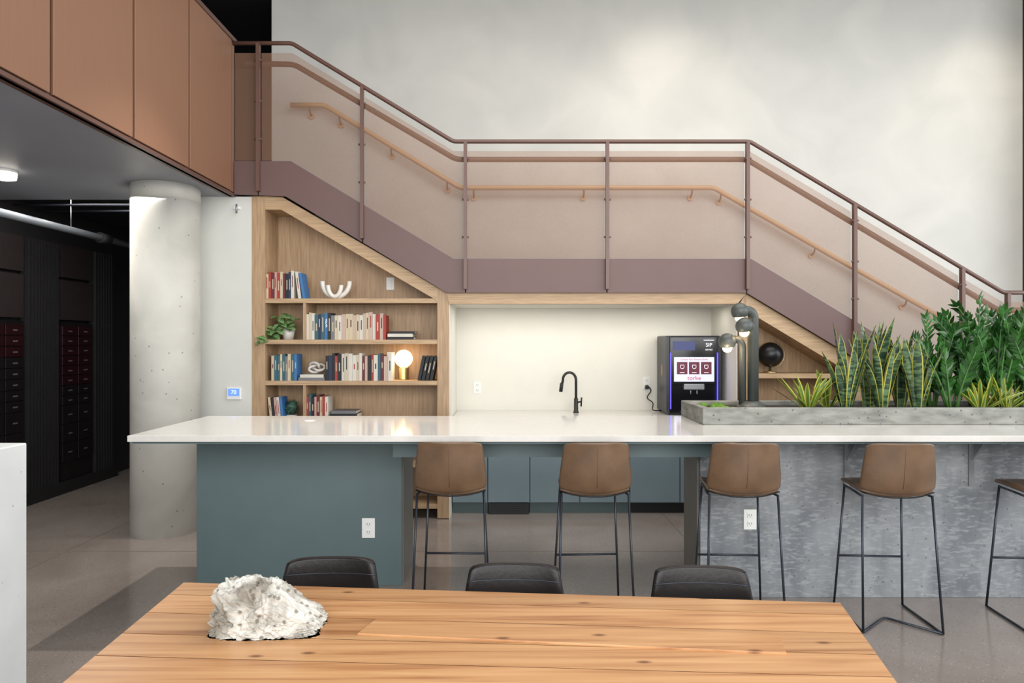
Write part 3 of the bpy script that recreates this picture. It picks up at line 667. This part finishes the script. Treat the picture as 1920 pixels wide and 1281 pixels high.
# snake plants
def blade(mb, base, az, tilt, L_, W_, curl=0.1, edge=0.22, tw=0.6):
    dr = Vector((math.cos(az)*math.sin(tilt), math.sin(az)*math.sin(tilt), math.cos(tilt)))
    bend = Vector((math.cos(az), math.sin(az), -0.2)); n = 8
    fa = az+math.pi/2+random.uniform(-0.7, 0.7); rows = []
    for i in range(n+1):
        t_ = i/n; p = base+dr*L_*t_+bend*L_*curl*t_*t_
        w = W_*(0.55+0.9*t_-0.45*t_*t_)*(1-t_**5)**0.9 if t_ < 1 else 0.0005
        w = max(w, 0.0008); a = fa+tw*t_; sd = Vector((math.cos(a), math.sin(a), 0)); nn = Vector((-math.sin(a), math.cos(a), 0))
        rows.append([mb.bm.verts.new(p+sd*w*q+nn*w*0.5*abs(q)) for q in (-1, -1+edge*1.3, 0, 1-edge*1.3, 1)])
    for a, b_ in zip(rows, rows[1:]):
        for j in range(4):
            f = mb.bm.faces.new((a[j], a[j+1], b_[j+1], b_[j])); f.material_index = 1 if j in (0, 3) else 0; f.smooth = True
def snake(pxx, d, n, lo, hi, label, mats=('snake', 'yellow'), W=0.034, tilt=0.3, group='tall snake plants in the planter', edge=0.13, name='snake_plant', curl=0.08):
    b = Vector((PX(pxx, d), d, PZ0)); mb = MB()
    for i in range(n):
        az = 2*math.pi*i/n+random.uniform(-0.4, 0.4); tl = random.uniform(0.05, tilt)
        blade(mb, b+Vector((math.cos(az)*0.03, math.sin(az)*0.03, 0)), az, tl, random.uniform(lo, hi), W*random.uniform(0.8, 1.15), random.uniform(0, curl), edge)
    o = mb.build(name, list(mats))
    tag(o, label, 'plant', group)
snake(1588, 4.60, 11, 0.34, 0.62, 'snake plant with striped blades, nearest the lamp')
snake(1628, 4.82, 11, 0.42, 0.66, 'tallest snake plant behind the first one from the lamp')
snake(1652, 4.58, 11, 0.30, 0.56, 'snake plant in front, second from the lamp')
snake(1688, 4.80, 11, 0.42, 0.64, 'snake plant at the back just left of the glossy dark plants')
snake(1720, 4.58, 11, 0.28, 0.50, 'shorter snake plant just left of the glossy dark plants')
for pxx, d, l in ((1515, 4.62, 'low yellow-edged spiky plant nearest the pipe lamp'), (1552, 4.8, 'low yellow-edged spiky plant behind the one nearest the lamp'), (1838, 4.56, 'low yellow-edged spiky plant in front of the glossy dark leaves'), (1885, 4.56, 'low yellow-edged spiky plant nearest the right edge')):
    snake(pxx, d, 17, 0.17, 0.28, l, ('limeleaf', 'yellow'), 0.018, 1.0, 'low yellow-edged plants in the planter', 0.32, 'dwarf_snake_plant', 0.25)
# glossy plants: stems with paired leaflets
def zz(pxx, d, n, L0, L1, label):
    b = Vector((PX(pxx, d), d, PZ0)); t = thing('glossy_leaf_plant', label, 'plant', b, 'glossy dark leafy plants in the planter')
    lf = MB(); sm = MB()
    for i in range(n):
        az = 2*math.pi*i/n+random.uniform(-0.4, 0.4); tl = random.uniform(0.03, 0.40); L_ = random.uniform(L0, L1)
        dr = Vector((math.cos(az)*math.sin(tl), math.sin(az)*math.sin(tl)*0.6, math.cos(tl))).normalized()
        bd = Vector((math.cos(az), math.sin(az)*0.5, -0.25))*L_*random.uniform(0.04, 0.22)
        f = lambda t_: b+Vector((math.cos(az)*0.03, math.sin(az)*0.03, 0))+dr*L_*t_+bd*t_*t_
        sm.tube([f(k/6) for k in range(7)], [0.009-0.001*k for k in range(7)], 6)
        m_ = int(L_/0.036); rs = random.uniform(-1.0, 1.0)+math.pi/2
        for k in range(1, m_+1):
            t_ = 0.14+0.86*k/m_; p = f(t_); tg = (f(min(1, t_+0.02))-f(t_-0.02)).normalized()
            sd = tg.cross(Vector((math.cos(rs), math.sin(rs), 0))).normalized(); up = sd.cross(tg)
            sz = 0.088*(1-0.4*abs(t_-0.5)*1.4)
            for sg in (-1, 1):
                dd = sd*sg*random.uniform(0.6, 0.9)+tg*random.uniform(0.8, 1.2)+up*random.uniform(-0.3, 0.4)
                u2 = (up+sd*sg*random.uniform(-0.6, 0.6)).normalized()
                heart_leaf(lf, p, dd, u2, sz*random.uniform(0.85, 1.15), sz*0.36)
        heart_leaf(lf, f(1), tg, up, 0.075, 0.028)
    lf.build('leaves', 'green', t); sm.build('stems', 'stem', t)
zz(1745, 4.84, 9, 0.42, 0.68, 'glossy dark plant beside the tall snake plants')
zz(1785, 4.64, 8, 0.36, 0.62, 'glossy dark plant in front, second from the snake plants')
zz(1828, 4.86, 10, 0.50, 0.80, 'tallest glossy dark plant at the back of the planter')
zz(1868, 4.66, 8, 0.42, 0.68, 'glossy dark plant above the right pair of spiky plants')
zz(1905, 4.84, 10, 0.50, 0.80, 'glossy dark plant at the back by the right edge')
zz(1945, 4.62, 9, 0.40, 0.68, 'glossy dark plant cut by the right edge')

# ---------------- stools and chairs ----------------
def shell_rows(prof):
    rows = []
    for (y, z, hw, fwd, lift, drop) in prof:
        r = []
        for j in range(11):
            u = -1+2*j/10; a = abs(u)
            r.append(Vector((u*hw, y+fwd*a**2.2, z+lift*a**2.2-drop*a**6)))
        rows.append(r)
    return rows
def shell_obj(name, rows, ma, parent, th=0.03):
    mb = MB(); vr = [[mb.bm.verts.new(p) for p in r] for r in rows]
    for a, b_ in zip(vr, vr[1:]):
        for j in range(len(a)-1): mb.bm.faces.new((a[j], a[j+1], b_[j+1], b_[j])).smooth = True
    o = mb.build(name, ma, parent, smooth=True)
    s_ = o.modifiers.new('solid', 'SOLIDIFY'); s_.thickness = th; s_.offset = 0
    s2 = o.modifiers.new('sub', 'SUBSURF'); s2.levels = 2; s2.render_levels = 2
    return o
def make_chair(name, cat, group, sz, top, ma, tw, bw, foot, lean, drop, cfwd):
    t = thing(name, 's', cat, (0,0,0), group)
    bh = top-sz
    prof = [(0.205, sz-0.015, bw*0.80, -0.03, 0.0, 0), (0.18, sz+0.0, bw*0.86, 0, 0.003, 0), (0.08, sz, bw*0.90, 0, 0.006, 0), (-0.06, sz-0.010, bw*0.92, 0, 0.012, 0), (-0.14, sz-0.020, bw*0.95, 0.01, 0.022, 0), (-0.18, sz-0.014, bw*0.98, 0.035, 0.026, 0),
            (-0.200, sz+0.025, bw, cfwd*0.9, 0.018, 0), (-0.212-lean*0.2, sz+bh*0.32, bw*0.985, cfwd, 0.004, 0), (-0.210-lean*0.5, sz+bh*0.62, (bw+tw)/2, cfwd, 0, 0), (-0.205-lean*0.85, sz+bh*0.9, tw*1.03, cfwd*0.9, 0, 0.0), (-0.205-lean, top-0.008, tw*1.0, cfwd*0.85, 0, drop*0.7), (-0.205-lean, top, tw*0.95, cfwd*0.8, 0, drop)]
    rows = shell_rows(prof)
    shell_obj('seat', rows[:6], ma, t); shell_obj('backrest', rows[5:], ma, t)
    cent = [r[5]+Vector((0,-0.0148,0)) for r in rows[6:-1]]
    MB().tube(cent, 0.0014, 6).build('back_seam', ma, t)
    ed = [Vector((p.x*0.98, p.y-0.006, p.z-0.016)) for p in rows[5]]
    MB().tube(ed, 0.004, 6).build('seat_piping', 'dleather', t)
    if ma == 'dleather':
        MB().tube([p+Vector((0, 0.0165, -0.02)) for p in rows[-3]], 0.0025, 6).build('top_piping', 'rod', t)
    zf = 0.008; ft = {}; ax = bw*0.92
    for sx in (-1, 1):
        for sy, (yt, yb, xb) in ((-1, (-0.15, -0.215, foot)), (1, (0.14, 0.20, foot*0.95))):
            a = Vector((sx*(ax if sy < 0 else bw*0.8), yt, sz-0.022)); b_ = Vector((sx*xb, yb, zf)); ft[(sx, sy)] = b_
            MB().tube([a, b_], 0.0068, 8).build('leg', 'rod', t)
        MB().tube([Vector((sx*ax, -0.15, sz-0.028)), Vector((sx*bw*0.8, 0.14, sz-0.028))], 0.0068, 8).build('seat_frame', 'rod', t)
        MB().tube([ft[(sx,-1)], ft[(sx,1)]], 0.0068, 8).build('floor_runner', 'rod', t)
    MB().tube(fillet([ft[(-1,-1)], Vector((0, 0.0, zf)), ft[(1,-1)]], 0.03), 0.0068, 8).build('floor_brace', 'rod', t)
    if sz > 0.6:
        k = 0.40; q = [Vector((sx*(bw*0.8*k+foot*0.95*(1-k)), 0.14*k+0.20*(1-k), sz*k)) for sx in (-1, 1)]
        MB().tube(q, 0.0068, 8).build('footrest', 'rod', t)
    return t
stool = make_chair('bar_stool', 'bar stool', 'tan leather bar stools along the counter', 0.768, 1.047, 'leather', 0.178, 0.205, 0.212, 0.03, 0.016, 0.06)
sp = [(845, 3.99, -0.02, 'tan leather bar stool in front of the island cabinet edge, nearest the column'),
      (1115, 3.97, 0.04, 'tan leather bar stool in the open middle of the counter, below the faucet'),
      (1400, 3.96, -0.05, 'tan leather bar stool beside the outlet on the concrete front'),
      (1691, 3.94, -0.06, 'tan leather bar stool between the two steel counter brackets'),
      (2008, 3.90, -0.06, 'tan leather bar stool cut off by the right edge')]
for i, (p, d, rz, l) in enumerate(sp):
    o = stool if i == 0 else dup(stool)
    o['label'] = l; o.location = (PX(p, d-0.18), d, 0); o.rotation_euler = (0, 0, rz)
chair = make_chair('dining_chair', 'chair', 'dark leather chairs at the wooden table', 0.46, 0.800, 'dleather', 0.162, 0.205, 0.22, 0.05, 0.010, 0.03)
for i, (p, d, rz, l) in enumerate([(622, 2.50, 0.03, 'dark leather chair behind the white rock, left of three at the table'), (962, 2.43, -0.02, 'dark leather chair in the middle of three at the table'), (1311, 2.40, -0.04, 'dark leather chair at the right end of the wooden table')]):
    o = chair if i == 0 else dup(chair)
    o['label'] = l; o.location = (PX(p, d), d-0.215, 0); o.rotation_euler = (0, 0, math.pi+rz)

# ---------------- table ----------------
TZ = 0.75
A, B = Vector((-1.158, 2.41)), Vector((1.068, 2.223)); Dn, Cn = Vector((-1.10, 1.36)), Vector((0.875, 1.30))
t = thing('dining_table', 'light orange-brown plank timber table in the foreground', 'table', (0, 1.85, 0))
mb = MB(); cuts = [0, 0.11, 0.255, 0.40, 0.535, 0.69, 0.84, 1.0]
for i, (a, b_) in enumerate(zip(cuts, cuts[1:])):
    g_ = 0.0026
    a2, b2 = a+g_, b_-g_
    q = [A.lerp(Dn, a2), B.lerp(Cn, a2), B.lerp(Cn, b2), A.lerp(Dn, b2)]
    mb.prism([(p.x, p.y) for p in q][::-1], TZ-0.045, TZ, 'z')
tt = mb.build('tabletop', 'fir', t)
q = [A.lerp(Dn, 0.006), B.lerp(Cn, 0.006), B.lerp(Cn, 0.994), A.lerp(Dn, 0.994)]
MB().prism([(p.x, p.y) for p in q][::-1], TZ-0.043, TZ-0.0012, 'z').build('plank_joint', 'gap', tt)
def tp(x, y, z=TZ): d = (CZ-z)*F/(y-640.5); return (PX(x, d), d)
q = [tp(705,1163), tp(1462,1193), tp(1475,1228), tp(670,1191)]
MB().prism(q[::-1], TZ-0.004, TZ+0.005, 'z').build('inlaid_board', 'fir', t, bevel=0.001)
for (x, y) in ((-0.98, 2.26), (0.90, 2.10), (-0.98, 1.50), (0.76, 1.44)):
    MB().box(x-0.045, x+0.045, y-0.045, y+0.045, 0, TZ-0.045).build('leg', 'faucet', t, bevel=0.004)
MB().box(-0.93, 0.8, 1.80, 1.86, TZ-0.12, TZ-0.046).build('under_rail', 'faucet', t)

# rock
rc = Vector((tp(513,1165)[0], tp(511,1182)[1]+0.02, TZ))
bm = bmesh.new(); bmesh.ops.create_icosphere(bm, subdivisions=6, radius=1)
def outline(x):
    kn = [(-0.19,0.09),(-0.165,0.130),(-0.13,0.145),(-0.10,0.136),(-0.04,0.146),(0.02,0.138),(0.06,0.115),(0.09,0.085),(0.13,0.060),(0.17,0.036),(0.20,0.02)]
    return interp(x, kn)
for v_ in bm.verts:
    c = v_.co.copy()
    k = 1.0/max((abs(c.x)**6+abs(c.y)**4+abs(c.z)**6)**(1/5.5), 1e-6)
    n1 = noise.noise(c*1.7+Vector((3,1,7)))*0.10-abs(noise.noise(c*3.2+Vector((5,2,1))))*0.20-abs(noise.noise(c*7.5))*0.18-abs(noise.noise(c*16))*0.10
    s_ = 1.08+n1
    x_, y_ = c.x*min(k, 1.5)*s_*0.155, c.y*min(k, 1.4)*s_*0.088
    zt_ = outline(x_)*(1-0.2*abs(y_/0.09)**2)
    z_ = c.z*min(k, 1.5)*s_*zt_*1.0 if c.z > 0 else 0.0
    v_.co = Vector((x_, y_, max(z_, 0.0)))
mb = MB(); mb.bm.free(); mb.bm = bm
o = mb.build('rock', 'rock', smooth=False); o.location = rc
tag(o, 'rugged white limestone rock resting on the wooden table', 'rock')

# ---------------- camera, lights, world ----------------
cam = bpy.data.cameras.new('camera'); cam.lens = 24; cam.sensor_width = 36; cam.clip_start = 0.05
co = bpy.data.objects.new('camera', cam); C.objects.link(co); co.location = (0, 0, CZ); co.rotation_euler = (math.pi/2, 0, 0)
bpy.context.scene.camera = co
def light(name, typ, loc, power, col=(1,1,1), size=1, sizey=None, target=None, spot=None, blend=0.6):
    l = bpy.data.lights.new(name, typ); l.energy = power; l.color = col
    if typ == 'AREA':
        l.size = size
        if sizey: l.shape = 'RECTANGLE'; l.size_y = sizey
    elif typ == 'SPOT': l.spot_size = spot; l.spot_blend = blend; l.shadow_soft_size = size
    else: l.shadow_soft_size = size
    o = bpy.data.objects.new(name, l); C.objects.link(o); o.location = loc
    if target: o.rotation_euler = (Vector(target)-Vector(loc)).to_track_quat('-Z', 'Y').to_euler()
    return o
light('window_light', 'AREA', (1.5, -3.4, 3.2), 690, (1.0,0.99,0.97), 9, 4, (0.3, 6, 0.9))
light('window_light_right', 'AREA', (7.5, 3.0, 2.8), 230, (0.90,0.95,1.0), 5, 3.5, (0, 5.5, 0.4))
light('ceiling_wash', 'AREA', (1.6, 4.2, 5.2), 185, (1.0,0.97,0.94), 5, 2.5, (1.6, 4.2, 0))
light('ceiling_spot', 'SPOT', (-1.0, 5.4, 5.2), 560, (1.0,0.96,0.90), 0.05, target=(-2.1, 3.8, 0), spot=0.9, blend=0.7)
light('wall_washer', 'SPOT', (1.5, 6.2, 5.24), 62, (1.0,0.88,0.72), 0.2, target=(1.6, 7.3, 3.9), spot=1.6, blend=1.0)
light('wall_washer_right', 'SPOT', (4.95, 6.2, 5.24), 85, (1.0,0.88,0.72), 0.2, target=(5.05, 7.3, 3.6), spot=1.6, blend=1.0)
light('niche_strip', 'AREA', (0.75, 6.5, 1.925), 8, (1.0,0.94,0.82), 2.3, 0.15, (0.75, 6.55, 0))
light('globe_lamp_light', 'POINT', (lx, 6.22, shelfz[2]+0.2), 1.6, (1.0,0.75,0.45), 0.05)
light('pipe_lamp_light', 'POINT', (PX(1355,4.7), 4.6, PZ(672,4.7)), 2.0, (1.0,0.8,0.55), 0.03)
light('corridor_light', 'AREA', (-3.7, 5.9, 2.86), 34, (1,0.96,0.9), 1.2, 1.6, (-3.9, 6.2, 0))
w = bpy.data.worlds.new('world'); bpy.context.scene.world = w; w.use_nodes = True
w.node_tree.nodes['Background'].inputs[0].default_value = (0.92, 0.96, 1.0, 1); w.node_tree.nodes['Background'].inputs[1].default_value = 0.9
bpy.context.scene.view_settings.view_transform = 'Standard'
